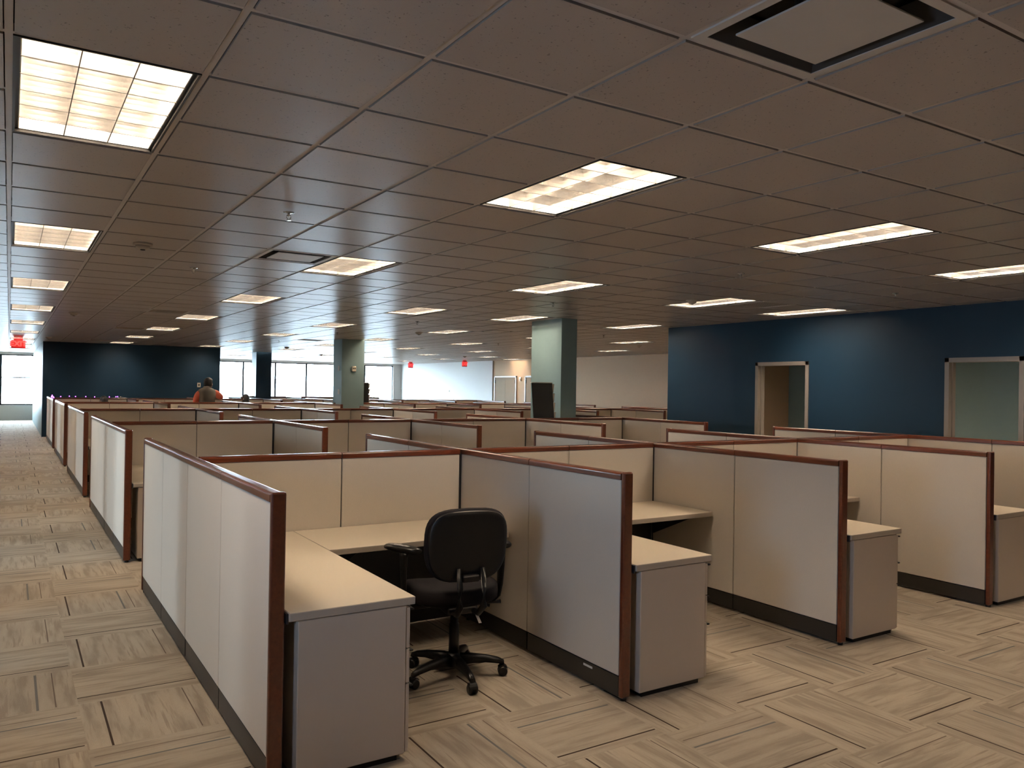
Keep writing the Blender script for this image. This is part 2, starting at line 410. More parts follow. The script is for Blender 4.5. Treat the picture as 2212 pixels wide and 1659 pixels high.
bobj('plate', (-.01, 0, -.04, .04, -.06, .06), 'offwhite', d, r=.003); bobj('toggle', (-.022, -.009, -.008, .008, -.015, .015), 'tag', d)
c = thing('structural_column', 'dark navy column farthest back, standing against the bright windows', 'column', (7.72, 26.0, 0))
bobj('column_shaft', (-.27, .27, -.3, .3, 0, HT), 'navy', c)
d = thing('wall_outlet_plate', 'small pale plate on the dark navy wall beside the standing man', 'plate', (5.12, 23.598, 1.57))
bobj('plate', (-.05, .05, -.02, 0, -.07, .07), 'offwhite', d, r=.003); bobj('socket', (-.02, .02, -.026, -.019, -.03, .03), 'black', d)

# ------------------------------------------------------------------ tan doors on the far right wall
def leaf(name, y0, y1, label):
    t = thing(name, label, 'door', (XR+.05, (y0+y1)/2, 0)); h = (y1-y0)/2
    bm = bmesh.new(); rbox(bm, -.05, 0, -h-.06, -h, 0, 2.12, r=.004, seg=1); rbox(bm, -.05, 0, h, h+.06, 0, 2.12, r=.004, seg=1); rbox(bm, -.05, 0, -h-.06, h+.06, 2.06, 2.12, r=.004, seg=1)
    obj('door_frame', bm, 'frame', t)
    for s_ in (-1, 1):
        l = bobj('door_leaf', (-.03, -.002, min(0, s_*h)+.003, max(0, s_*h)-.003, .01, 2.055), 'door', t)
        bm = bmesh.new(); tube(bm, [(-.03, s_*.07, 1.0), (-.08, s_*.07, 1.0), (-.08, s_*.18, 1.0)], .01); obj('door_handle', bm, 'chrome', l)
        bobj('hinge', (-.045, -.028, s_*(h-.02)-.015, s_*(h-.02)+.015, 1.82, 1.96), 'alu', l)
    return t
leaf('double_door', 23.95, 25.55, 'tan double door in the far wall, left of the nearer column')
leaf('double_door', 21.55, 23.2, 'tan double door partly hidden behind the nearer column')
d = thing('alarm_strobe', 'white strobe on the far wall between the two tan doors', 'alarm', (XR+.05, 23.6, 1.99))
bobj('housing', (-.05, 0, -.06, .06, -.08, .08), 'offwhite', d, r=.01); bobj('lens', (-.066, -.049, -.03, .03, -.06, .0), 'detector', d, r=.005)
d = thing('light_switch', 'small grey switch on the pale far right wall', 'switch', (XR, 29.6, 1.44))
bobj('plate', (-.012, 0, -.045, .045, -.07, .07), 'detector', d, r=.003); bobj('toggle', (-.024, -.011, -.01, .01, -.02, .02), 'alu', d)

# ------------------------------------------------------------------ ceiling fixtures
def make_light(i, j, label):
    W, L_ = GX-2*hb, 2*GY-2*hb
    t = thing('ceiling_light', label, 'ceiling light', ((i+.5)*GX, (j+1)*GY, CE), 0, 'recessed parabolic ceiling lights')
    x, y = W/2, L_/2; r = .022
    bm = bmesh.new()   # black reveal ring stepping up to the louver; wider sides paint in housing shadow
    for q in ((-x, -x+.010, -y, y), (x-.010, x, -y, y), (-x+.010, x-.010, -y, -y+.010), (-x+.010, x-.010, y-.010, y)): box(bm, *q, -.002, .16)
    for q in ((-x+.010, -x+r, -y+.010, y-.010), (x-r, x-.010, -y+.010, y-.010)): box(bm, *q, .012, .16)
    box(bm, -x, x, -y, y, .16, .17)
    obj('light_frame', bm, 'reveal', t)
    xi, yi = x-r, y-.012
    bm = bmesh.new()
    box(bm, -xi, xi, -yi, yi, .148, .158)
    box(bm, -xi, -xi+.004, -yi, yi, .012, .148); box(bm, xi-.004, xi, -yi, yi, .012, .148)
    box(bm, -xi, xi, -yi, -yi+.004, .012, .148); box(bm, -xi, xi, yi-.004, yi, .012, .148)
    obj('reflector', bm, 'reflector', t)
    bm = bmesh.new()
    for k_ in (-1, 0, 1):
        cx = k_*xi*2/3*.98; tube(bm, [(cx, -yi+.03, .118), (cx, yi-.03, .118)], .022, 8)
    obj('fluorescent_tube', bm, 'lamp', t)
    bm = bmesh.new()
    def strip(*q):
        box(bm, *q, mat=1)
    def blade(p0, p1, along, topw=.013, n=5):
        # parabolic wedge: thin at the bottom, wide at the top
        prof = [(.0012, .010), (.0022, .03), (.0045, .05), (.008, .068), (topw, .085)]
        for sgn in (-1, 1):
            for a_ in range(len(prof)-1):
                (w0, z0), (w1, z1) = prof[a_], prof[a_+1]
                if along == 'y': q = ((p0+sgn*w0, -yi, z0), (p0+sgn*w0, yi, z0), (p0+sgn*w1, yi, z1), (p0+sgn*w1, -yi, z1))
                else: q = ((-xi, p0+sgn*w0, z0), (xi, p0+sgn*w0, z0), (xi, p0+sgn*w1, z1), (-xi, p0+sgn*w1, z1))
                f = bm.faces.new([bm.verts.new(v_) for v_ in q]); f.smooth = True
        w_ = .0022 if along == 'y' else .0034
        if along == 'y': strip(p0-w_, p0+w_, -yi, yi, .0080, .0100)
        else: strip(-xi, xi, p0-w_, p0+w_, .0081, .0101)
    for k_ in (-1, 1): blade(k_*xi/3, 0, 'y')
    for k_ in range(1, 6): blade(-yi + k_*2*yi/6, 0, 'x')
    obj('louver', bm, ['louver', 'louver_shaded_edge'], t)
    return t
lrows = {}
for i, j in sorted(lights, key=lambda q: (q[1], q[0])): lrows.setdefault(j, []).append(i)
proto = None
rownames = {-6: 'behind the viewer', 0: 'nearest row', 6: 'second row', 12: 'third row', 18: 'fourth row', 24: 'fifth row', 30: 'sixth row', 36: 'seventh row', 42: 'eighth row', 48: 'ninth row'}
for j, ii in lrows.items():
    for n, i in enumerate(ii):
        if (i, j) == (18, 1): lab = 'added unseen recessed light in the room behind the right doorway'
        elif (i, j) == (18, 7): lab = 'added unseen recessed light in the room behind the left doorway'
        elif (i, j) == (17, 4): lab = 'added unseen recessed light between the two doorways inside the teal room'
        elif (i, j) == (27, 38): lab = 'recessed parabolic light washing the far wall above the tan doors'
        elif i == 27: lab = 'recessed light close to the far beige wall, %s' % rownames[j]
        elif j < 0: lab = 'added unseen recessed light behind the viewer, %s from the aisle' % NTH[n+1]
        else: lab = 'recessed parabolic light, %s of ceiling lights, %s from the aisle' % (rownames[j], NTH[n])
        if proto is None: proto = make_light(i, j, lab)
        else: dup(proto, ((i+.5)*GX, (j+1)*GY, CE), 0, lab)

def plaque(i, j, label):
    t = thing('air_diffuser', label, 'vent', ((i+.5)*GX, (j+.5)*GY, CE))
    h = GX/2-hb; k = GY/2-hb
    bm = bmesh.new()
    for q in ((-h, h, -k, -k+.035), (-h, h, k-.035, k), (-h, -h+.035, -k+.035, k-.035), (h-.035, h, -k+.035, k-.035)): box(bm, *q, -.003, .004)
    # sloping throat, coloured dark to stand for the shade inside the slot
    a = [(-h+.035, -k+.035, 0), (h-.035, -k+.035, 0), (h-.035, k-.035, 0), (-h+.035, k-.035, 0)]
    b2 = [(-h+.10, -k+.10, .07), (h-.10, -k+.10, .07), (h-.10, k-.10, .07), (-h+.10, k-.10, .07)]
    loft(bm, [a, b2], mat=1, smooth=False, caps=False)
    obj('diffuser_frame', bm, ['vent_white', 'vent_dark'], t)
    bobj('duct_collar', (-h+.005, h-.005, -k+.005, k-.005, .085, .20), 'vent_dark', t)
    p = bobj('face_plate', (-h+.098, h-.098, -k+.098, k-.098, -.006, .001), 'vent_white', t, r=.002)
    bm = bmesh.new()
    for sx in (-1, 1): tube(bm, [(sx*.15, 0, .002), (sx*.15, 0, .085)], .006, 6)
    obj('hanger', bm, 'vent_dark', p)
plaque(3, -3, 'square plaque air diffuser nearest the viewer at the top edge')
plaque(3, 6, 'square air diffuser beside the second-row ceiling light')
plaque(13, 17, 'square air diffuser in the middle distance left of the nearer column')
def grille(i, j, label):
    t = thing('return_grille', label, 'vent', ((i+.5)*GX, (j+.5)*GY, CE))
    h = GX/2-hb; k = GY/2-hb; bm = bmesh.new()
    for q in ((-h, h, -k, -k+.03), (-h, h, k-.03, k), (-h, -h+.03, -k+.03, k-.03), (h-.03, h, -k+.03, k-.03)): box(bm, *q, -.003, .006)
    obj('grille_frame', bm, 'vent_white', t)
    bm = bmesh.new()
    for a in range(1, 14):
        y = -k+.03 + a*(2*k-.06)/14; box(bm, -h+.03, h-.03, y-.002, y+.002, 0, .02)
    for a in range(1, 7):
        x = -h+.03 + a*(2*h-.06)/7; box(bm, x-.002, x+.002, -k+.03, k-.03, .001, .019)
    obj('grille_slats', bm, 'detector', t)
    bobj('duct_box', (-h+.01, h-.01, -k+.01, k-.01, .025, .15), 'vent_dark', t)
for (i, j), lab in zip(vents_grille, ('grey return grille in the third column, closest of the left side grilles', 'grey return grille midway back on the left, second of three', 'grey return grille just before the dark navy end wall', 'grey return grille beside the ceiling light near the navy right wall', 'grey return grille above the bright windows')):
    grille(i, j, lab)

def sprinkler(x, y, lab):
    t = thing('fire_sprinkler', lab, 'sprinkler', (x, y, CE-.004), 0, 'ceiling sprinklers')
    bm = bmesh.new(); lathe(bm, [(.0, -.003), (.036, -.003), (.036, -.006), (.02, -.010), (.006, -.012), (.0, -.012)], n=16); obj('escutcheon', bm, 'chrome', t)
    bm = bmesh.new(); tube(bm, [(0, 0, -.010), (0, 0, -.03)], .008, 8); tube(bm, [(-.012, 0, -.025), (-.015, 0, -.04), (0, 0, -.055)], .0025, 6); tube(bm, [(.012, 0, -.025), (.015, 0, -.04), (0, 0, -.055)], .0025, 6); tube(bm, [(-.012, 0, -.025), (.012, 0, -.025)], .003, 6)
    obj('sprinkler_head', bm, 'chrome', t)
    bm = bmesh.new(); lathe(bm, [(0, -.055), (.016, -.055), (.016, -.058), (0, -.058)], n=12); obj('deflector', bm, 'chrome', t)
    return t
SPR = [(1.56, 2.12, 'nearest ceiling sprinkler, over the front cubicle row'), (1.54, 5.21, 'small sprinkler between the aisle lights and the second row lights'),
       (5.95, 2.18, 'small sprinkler ahead of the right-hand ceiling light'), (8.45, 2.16, 'small sprinkler above the navy wall doorway'),
       (6.06, 5.46, 'sprinkler just in front of the nearer column'), (5.98, 13.4, 'sprinkler above the column with the alarm device'),
       (5.93, 17.6, 'sprinkler near the dark end wall corner'), (10.5, 9.9, 'sprinkler on the ceiling between column and navy wall'),
       (10.6, 14.3, 'small distant sprinkler left of the nearer column'), (8.5, 8.3, 'sprinkler near the corner of the navy right wall'), (6.02, 9.5, 'sprinkler between the third-row ceiling lights')]
sp0 = None
for x, y, lab in SPR:
    if sp0 is None: sp0 = sprinkler(x, y, lab)
    else: dup(sp0, (x, y, CE-.004), 0, lab)
def detector(x, y, lab, s_=1.0):
    t = thing('smoke_detector', lab, 'smoke detector', (x, y, CE-.004), 0, 'ceiling smoke detectors')
    bm = bmesh.new(); lathe(bm, [(0, 0), (.075, 0), (.075, -.012), (.066, -.018), (0, -.018)], n=24); obj('detector_base', bm, 'detector', t)
    bm = bmesh.new(); lathe(bm, [(0, -.018), (.058, -.018), (.050, -.036), (.034, -.048), (0, -.050)], n=24); obj('detector_dome', bm, 'detector', t)
    bm = bmesh.new(); lathe(bm, [(0, -.049), (.02, -.049), (.018, -.055), (0, -.056)], n=12); obj('sensor_cap', bm, 'vent_dark', t)
    return t
DET = [(.93, 4.05, 'large round smoke detector beside the first aisle lights'), (.91, 12.0, 'smoke detector farther along the aisle ceiling'), (.87, 20.9, 'dark smoke detector just before the navy end wall'),
       (7.3, 12.1, 'round smoke detector left of the column tops, mid ceiling'), (7.25, 4.12, 'smoke detector next to the second row light by the navy wall'), (7.2, 21.2, 'smoke detector near the bright far windows'),
       (13.6, 12.3, 'smoke detector over the passage beyond the navy wall'), (14.1, 22.4, 'smoke detector near the right exit sign'), (9.9, 25.9, 'smoke detector against the blown out window glare')]
dt0 = None
for x, y, lab in DET:
    if dt0 is None: dt0 = detector(x, y, lab)
    else: dup(dt0, (x, y, CE-.004), 0, lab)

def text_mesh(name, body, size, depth, mat, parent, loc, rot):
    cu = bpy.data.curves.new(name, 'FONT'); cu.body = body; cu.size = size; cu.extrude = depth; cu.align_x = 'CENTER'; cu.align_y = 'CENTER'; cu.offset = .006*size/.15
    to = bpy.data.objects.new('tmp', cu); C.objects.link(to); bpy.context.view_layer.update()
    me = bpy.data.meshes.new_from_object(to.evaluated_get(bpy.context.evaluated_depsgraph_get()))
    bpy.data.objects.remove(to); me.materials.clear(); me.materials.append(M[mat])
    o = bpy.data.objects.new(name, me); C.objects.link(o); o.parent = parent; o.location = loc; o.rotation_euler = rot
    return o
def exit_sign(x, y, rz, lab):
    t = thing('exit_sign', lab, 'exit sign', (x, y, CE-.004), rz)
    bobj('canopy', (-.11, .11, -.03, .03, -.05, 0), 'red_body', t, r=.006)
    bobj('sign_face', (-.165, .165, -.022, .022, -.27, -.05), 'red_body', t, r=.01)
    text_mesh('lettering', 'EXIT', .19, .004, 'red_glow', t, (0, -.026, -.158), (PI/2, 0, 0))
exit_sign(.21, 22.3, 0, 'red illuminated EXIT sign hanging at the end of the aisle')
exit_sign(16.3, 26.4, .45, 'red EXIT sign before the tan doors on the right')
exit_sign(15.9, 30.9, .45, 'red EXIT sign farther left in the window glare')

# ------------------------------------------------------------------ cubicle partitions
X0, SX, Y0, LL, RP, PH, TH = .9407, 1.829, .082, 1.787, 4.723, 1.194, .0587
def cap_profile(s0, s1, z1, axis='y'):
    """rounded top cap running along y from s0 to s1"""
    prof = []
    hw = TH/2; h = .036
    for a in range(0, 7): an = PI/2*a/6; prof.append((-hw + .014 - .014*math.cos(an), z1-.014+.014*math.sin(an)))
    for a in range(0, 7): an = PI/2*(1-a/6); prof.append((hw - .014 + .014*math.cos(an), z1-.014+.014*math.sin(an)))
    prof += [(hw, z1-h), (hw-.004, z1-h-.003), (-hw+.004, z1-h-.003), (-hw, z1-h)]
    return [[(x, s, z) for x, z in prof] for s in (s0, s1)]
def make_wing(label, loc, rotz, length, end=True, n=2, gap0=.006, cat='partition', endpost2=False):
    """partition standing on local x=0, running from the origin to y=-length"""
    t = thing('cubicle_partition', label, 'partition', loc, rotz, 'fabric covered cubicle partitions')
    e = .030 if end else 0
    bobj('core_frame', (-.013, .013, -length+.012 if end else -length, 0, .03, PH-.03), 'core', t)
    L2 = length - e - gap0*(1 if end else 2)
    seg = L2/n
    for k_ in range(n):
        a = -gap0 - k_*seg; b_ = a - seg + .0055
        bobj('fabric_panel', (-.0255, .0255, b_, a-.0015, .128, PH-.040), 'fabric', t, r=.004)
        bobj('kick_plate', (-.022, .022, b_+.002, a-.004, .018, .122), 'kick', t)
        bm = bmesh.new(); loft(bm, cap_profile(b_+.0005 if k_ < n-1 else b_-.002, a+(.006 if k_ == 0 else 0), PH), smooth=False); obj('top_cap', bm, 'wood', t)
    if end:
        bm = bmesh.new(); rbox(bm, -TH/2-.001, TH/2+.001, -length, -length+e, .018, PH+.004, r=.009, seg=3); p = obj('end_post', bm, 'wood', t)
        bm = bmesh.new(); tube(bm, [(0, -length+.022, 0), (0, -length+.022, .02)], .018, 12); obj('levelling_foot', bm, 'black', p)
    bm = bmesh.new(); tube(bm, [(0, -.10, 0), (0, -.10, .035)], .015, 10); obj('levelling_foot', bm, 'black', t)
    return t
wing0 = None; spine0 = None
ROWN = [5, 5, 8, 8, 8]        # cross walls per row
def rowname(r): return '%s cubicle row' % ORD[r]
for r in range(5):
    for n in range(ROWN[r]):
        x = X0 + n*SX; y = Y0 + RP*r + LL
        wh = 'on the aisle' if n == 0 else '%s from the aisle' % NTH[n]
        la = 'beige fabric cross partition, camera side, %s, %s' % (rowname(r), wh)
        lb = 'beige fabric cross partition, window side, %s, %s' % (rowname(r), wh)
        if wing0 is None:
            wing0 = make_wing(la, (x, y, 0), 0, LL)
        else: dup(wing0, (x, y, 0), 0, la)
        dup(wing0, (x, y, 0), PI, lb)
    for n in range(ROWN[r]-1):
        x = X0 + n*SX + TH/2 - .003; y = Y0 + RP*r + LL
        ls = 'long beige spine partition of the %s, %s bay from the aisle' % (rowname(r), NTH[n])
        if spine0 is None: spine0 = make_wing(ls, (x, y, 0), PI/2, SX-TH+.006, end=False, gap0=.018)
        else: dup(spine0, (x, y, 0), PI/2, ls)
# a fifth row fragment against the windows
for n, lab in ((2, 'pale partition end in the last cubicle row, left end'), (3, 'pale partition end in the last cubicle row, second'), (4, 'pale partition end in the last cubicle row, third'), (5, 'pale partition end in the last cubicle row, right of the middle column')):
    x = X0 + n*SX; y = Y0 + RP*5 + LL + .5
    if x < 5.8: x = 6.2
    dup(wing0, (x + .4, y, 0), 0, lab)
for n, lab in ((3, 'pale spine partition in the last cubicle row under the bright windows, left bay'), (4, 'pale spine partition in the last cubicle row under the bright windows, middle bay'), (5, 'pale spine partition in the last cubicle row under the bright windows, right bay')):
    dup(spine0, (X0 + n*SX + .4 + TH/2, Y0+RP*5+LL+.5, 0), PI/2, lab)
tg = tag(bobj('paper_label', (X0+SX-.0245, X0+SX-.0228, Y0+.255, Y0+.335, .096, .108), 'tag'), 'small white label stuck on the dark kick plate of the front row', 'label')

# ------------------------------------------------------------------ worksurfaces and pedestals
DZ = .712
def bracket(bm, x, y0, y1):
    # triangular cantilever bracket in the y-z plane
    v_ = [bm.verts.new(p) for p in ((x-.006, y0, DZ-.038), (x-.006, y1, DZ-.038), (x-.006, y1, DZ-.26), (x+.006, y0, DZ-.038), (x+.006, y1, DZ-.038), (x+.006, y1, DZ-.26))]
    for q in ((0, 1, 2), (3, 5, 4), (0, 3, 4, 1), (1, 4, 5, 2), (2, 5, 3, 0)): bm.faces.new([v_[i] for i in q])
def surface(name, x0, x1, y0, y1, z0, z1, t):
    bm = bmesh.new(); rbox(bm, x0, x1, y0, y1, z1-.034, z1, r=.0025, seg=1)
    for f in bm.faces:
        f.normal_update(); f.material_index = 0 if abs(f.normal.z) > .9 else 1
    return obj(name, bm, ['laminate', 'lam_edge'], t)
RW = .555
def make_return(label, loc, rz=0):
    t = thing('return_worksurface', label, 'desk', loc, rz, 'return worksurfaces')
    surface('desktop', .042, .042+RW, -.022, LL-.035, 0, DZ, t)
    bm = bmesh.new(); box(bm, .034, .042, -.01, LL-.035, DZ-.045, DZ-.004); obj('mounting_rail', bm, 'core', t)
    return t
def make_main(label, loc, rz=0, w_=None):
    w_ = w_ or SX - TH - RW - .018
    t = thing('main_worksurface', label, 'desk', loc, rz, 'main worksurfaces')
    surface('desktop', 0, w_-.012, 0, .66, 0, DZ, t)
    bobj('dark_back_panel', (.004, w_-.045, .640, .655, .13, DZ-.045), 'core', t)  # dark sheet added to blacken the space under the worksurface
    bm = bmesh.new(); bracket(bm, w_-.03, .12, .635); obj('support_bracket', bm, 'core', t)
    bm = bmesh.new(); bracket(bm, .30, .2, .635); obj('support_bracket', bm, 'core', t)
    return t
def make_ped(label, loc, rz=0):
    """drawers face local +x"""
    t = thing('pedestal_cabinet', label, 'cabinet', loc, rz, 'drawer pedestals under the return worksurfaces')
    ZB, ZT = .030, DZ-.040
    bm = bmesh.new(); rbox(bm, 0, .478, 0, .40, ZB, ZT, r=.003, seg=1); obj('cabinet_body', bm, 'steel', t)
    bobj('plinth', (.03, .45, .02, .38, 0, ZB), 'black', t)
    zs = [ZB+.004, .335, .487, ZT-.004]
    for k_ in range(3):
        d_ = bobj('drawer', (.480, .498, .004, .396, zs[k_], zs[k_+1]-.005), 'steel', t, r=.003)
        bm = bmesh.new(); rbox(bm, .496, .513, -.004, .404, zs[k_+1]-.016, zs[k_+1]-.007, r=.003, seg=1); obj('drawer_pull', bm, 'black', d_)
    bm = bmesh.new(); tube(bm, [(.497, .36, ZT-.03), (.502, .36, ZT-.03)], .009, 12); obj('lock', bm, 'chrome', t)
    return t
ret0 = main0 = ped0 = None
for r, ns in ((0, (0, 1, 2, 3)), (1, (0, 1, 2)), (2, (0,))):
    for n in ns:
        xr = X0 + n*SX; yy = Y0 + RP*r
        wh = 'aisle end cubicle' if n == 0 else '%s cubicle from the aisle' % NTH[n]
        la = 'cream return worksurface in the %s, %s' % (wh, rowname(r)); lm = 'cream main worksurface against the spine, %s, %s' % (wh, rowname(r)); lp = 'grey beige drawer pedestal in the %s, %s' % (wh, rowname(r))
        pr_ = (xr, yy, 0); pm = (xr+.042+RW+.0015, yy+LL-.03-.66, 0); pp = (xr+.082, yy-.012, 0)
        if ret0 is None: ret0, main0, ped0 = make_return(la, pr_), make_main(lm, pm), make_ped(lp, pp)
        else:
            dup(ret0, pr_, 0, la)
            dup(ped0, pp, 0, lp)
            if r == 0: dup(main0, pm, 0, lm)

# boards leaning in cubicles beyond the spines
def board(label, loc, w_, h_, lean, rz=0):
    t = thing('literature_rack', label, 'rack', loc, rz)
    def sh(z): return lean*z/h_
    bm = bmesh.new()
    r0 = [(-w_/2, 0, 0), (w_/2, 0, 0), (w_/2, .022, 0), (-w_/2, .022, 0)]
    loft(bm, [r0, [(x, y+lean, h_) for x, y, _ in r0]], smooth=False); obj('back_board', bm, 'black', t)
    bm = bmesh.new(); tp = [(-w_/2, lean-.004, h_), (w_/2, lean-.004, h_), (w_/2, lean+.045, h_), (-w_/2, lean+.045, h_)]
    loft(bm, [tp, [(x, y, h_+.012) for x, y, _ in tp]], smooth=False); obj('top_edge', bm, 'offwhite', t)
    for k_ in range(7):
        z0 = h_*k_/7; z1 = h_*(k_+1)/7-.012
        bm = bmesh.new()
        a = [(w_/2-.03, sh(z0)+.0225, z0), (w_/2+.030, sh(z0)+.0225, z0), (w_/2+.030, sh(z0)+.05, z0), (w_/2-.03, sh(z0)+.05, z0)]
        b2 = [(w_/2-.03, sh(z1)+.0225, z1), (w_/2+.055, sh(z1)+.0225, z1), (w_/2+.055, sh(z1)+.07, z1), (w_/2-.03, sh(z1)+.07, z1)]
        loft(bm, [a, b2], smooth=False); obj('tray', bm, 'offwhite', t)
bx_ = X0+3*SX+.042+RW
for (r, lab, lm, lr, w_, x, ln) in ((1, 'tall black board with pale stepped edge leaning beside the nearer column', 'cream worksurface carrying the tall black board', '', .37, 6.87, .13), (3, 'narrow black board beside the column with the alarm device', 'cream worksurface behind the middle column', '', .19, 7.77, .03)):
    yy = Y0+RP*r+LL+.04
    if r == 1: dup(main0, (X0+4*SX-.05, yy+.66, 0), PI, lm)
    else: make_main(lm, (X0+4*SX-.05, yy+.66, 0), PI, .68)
    board(lab, (x, yy+.10, DZ), w_, 1.0 if r == 1 else .99, ln)

# ------------------------------------------------------------------ office chair
def make_chair(loc, rz):
    t = thing('office_chair', 'black swivel office chair with armrests in the front aisle cubicle', 'chair', loc, rz)
    # five star base
    bm = bmesh.new(); lathe(bm, [(0, .065), (.045, .065), (.048, .085), (.04, .125), (.030, .14), (0, .14)], n=20); base = obj('base_hub', bm, 'black', t)
    angs = [math.radians(a) for a in (-88, -16, 56, 128, 200)]
    for a in angs:
        ca, sa = math.cos(a), math.sin(a); rings = []
        for s_, wd, zt, zb in ((.03, .030, .132, .075), (.10, .026, .130, .080), (.18, .022, .120, .082), (.25, .019, .104, .074), (.285, .016, .088, .066)):
            rings.append([(ca*s_ - sa*w2, sa*s_ + ca*w2, z) for w2, z in ((-wd, zb), (wd, zb), (wd*.8, zt-.008), (wd*.35, zt), (-wd*.35, zt), (-wd*.8, zt-.008))])
        bm = bmesh.new(); loft(bm, rings); obj('base_leg', bm, 'black', t)
        cs = bpy.data.objects.new('caster', None)
        bm = bmesh.new()
        cx, cy = ca*.278, sa*.278
        tx, ty = -sa, ca
        for s_ in (-1, 1):
            p0 = (cx+tx*s_*.006, cy+ty*s_*.006, .027); p1 = (cx+tx*s_*.026, cy+ty*s_*.026, .027)
            tube(bm, [p0, (cx+tx*s_*.009, cy+ty*s_*.009, .027), (cx+tx*s_*.022, cy+ty*s_*.022, .027), p1], [.022, .027, .027, .020], 16)
        tube(bm, [(cx, cy, .03), (cx, cy, .075)], .007, 8)
        hr = []
        for k_ in range(7):
            an = PI*.05 + k_*PI*.75/6; rr = .031
            pcx, pcy, pz = cx+ca*rr*math.cos(an), cy+sa*rr*math.cos(an), .027+rr*math.sin(an)
            hr.append([(pcx-tx*.020, pcy-ty*.020, pz), (pcx+tx*.020, pcy+ty*.020, pz), (pcx+tx*.020, pcy+ty*.020, pz+.004), (pcx-tx*.020, pcy-ty*.020, pz+.004)])
        loft(bm, hr, smooth=False)
        obj('caster', bm, 'black', t)
    bm = bmesh.new(); lathe(bm, [(0, .13), (.030, .13), (.028, .30), (.0225, .305), (.0225, .41), (0, .41)], n=20); obj('gas_lift', bm, 'black', t)
    bm = bmesh.new(); rbox(bm, -.09, .09, -.14, .12, .385, .43, r=.012); mech = obj('tilt_mechanism', bm, 'black', t)
    for pts in ([(-.08, .05, .41), (-.22, .04, .405), (-.27, .03, .40)], [(.08, .0, .41), (.22, -.03, .405), (.265, -.04, .41)], [(.08, .06, .40), (.2, .05, .375), (.23, .04, .37)]):
        bm = bmesh.new(); tube(bm, pts, [.006, .006, .012], 8); obj('lever', bm, 'black', mech)
    def pad(bm, w_, d_, zc, th, cy=0, drop=.0, n=36, e=2.6, crown=.02):
        rings = []
        for s_, zz in ((.80, -1), (.93, -.92), (.99, -.6), (1.0, 0), (.985, .5), (.93, .85), (.80, .98), (.45, 1.06), (.05, 1.1)):
            rg = []
            for k_ in range(n):
                a = 2*PI*k_/n; ca, sa = math.cos(a), math.sin(a)
                x = w_/2*s_*math.copysign(abs(ca)**(2/e), ca); y = cy + d_/2*s_*math.copysign(abs(sa)**(2/e), sa)
                z = zc + th/2*zz - drop*max(0, (y-cy)/(d_/2))**2 + crown*(abs(x)/(w_/2))**2*(1 if zz > 0 else 0)
                rg.append((x, y, z))
            rings.append(rg)
        loft(bm, rings)
    bm = bmesh.new(); pad(bm, .52, .50, .478, .085, .07, .035); obj('seat', bm, 'black_fab', t)
    bm = bmesh.new(); pad(bm, .46, .44, .440, .03, .07); obj('seat_shell', bm, 'black', t)
    # backrest: superellipse in x-z, curved in y
    def back(off, s0, thick, name, mat):
        bm = bmesh.new(); rings = []; n = 40
        for s_, yy in ((.05, -1), (.6, -1), (.88, -.9), (.97, -.55), (1, 0), (.97, .55), (.88, .9), (.6, 1), (.05, 1)):
            rg = []
            for k_ in range(n):
                a = 2*PI*k_/n; ca, sa = math.cos(a), math.sin(a); e = 4.2
                x = .238*s0*s_*math.copysign(abs(ca)**(2/e), ca); zz = .205*s0*s_*math.copysign(abs(sa)**(2/e), sa)
                if zz < 0: x *= 1 - .12*(zz/.205)**2
                if zz > 0: zz -= .016*(abs(x)/.238)**2
                else: zz += .026*(abs(x)/.238)**2
                y = off + thick/2*yy + .35*x*x*1.0 - .10*zz
                rg.append((x, y, .775+zz))
            rings.append(rg)
        loft(bm, rings); return obj(name, bm, mat, t)
    back(-.185, 1.0, .060, 'backrest', 'black_fab'); back(-.222, .955, .022, 'back_shell', 'black')
    for sx in (-.062, .075):
        bm = bmesh.new()
        tube(bm, [(sx*.8, -.08, .40), (sx*.9, -.20, .405), (sx, -.262, .46), (sx, -.262, .56), (sx, -.235, .66)], [.015, .017, .019, .017, .012], 10); obj('back_bracket', bm, 'black', t)
    bm = bmesh.new(); rbox(bm, -.045, .055, -.25, -.19, .585, .625, r=.01); obj('height_knob', bm, 'black', t)
    for s_ in (-1, 1):
        bm = bmesh.new()
        rings = []
        for z, wy, wx, xo in ((.40, .030, .010, .24), (.43, .034, .012, .275), (.50, .036, .013, .288), (.60, .044, .015, .292), (.69, .052, .018, .292), (.715, .060, .024, .29)):
            rings.append([(s_*xo + wx*math.cos(2*PI*k_/12), .03 + wy*math.sin(2*PI*k_/12), z) for k_ in range(12)])
        loft(bm, rings); sup = obj('armrest_post', bm, 'black', t)
        bm = bmesh.new(); tube(bm, [(s_*.10, .03, .41), (s_*.245, .03, .405)], .016, 8); obj('armrest_bracket', bm, 'black', t)
        bm = bmesh.new(); rings = []
        for y, hw, hh in ((-.095, .014, .008), (-.085, .032, .018), (-.045, .043, .023), (.01, .046, .024), (.06, .044, .023), (.10, .034, .018), (.112, .014, .008)):
            tw = s_*.0 - (s_ < 0)*y*.55
            rings.append([(s_*.29 + tw + hw*math.cos(2*PI*k_/14), .03+y, .732+hh*math.sin(2*PI*k_/14)) for k_ in range(14)])
        loft(bm, rings); obj('armrest_pad', bm, 'black', t)
    bm = bmesh.new(); loft(bm, [[(.055, -.175, .40), (.070, -.175, .40), (.070, -.173, .40), (.055, -.173, .40)], [(.075, -.19, .345), (.092, -.19, .345), (.092, -.188, .345), (.075, -.188, .345)]], smooth=False)
    obj('paper_tag', bm, 'tag', t)
    return t
make_chair((2.16, .85, 0), math.radians(-9))

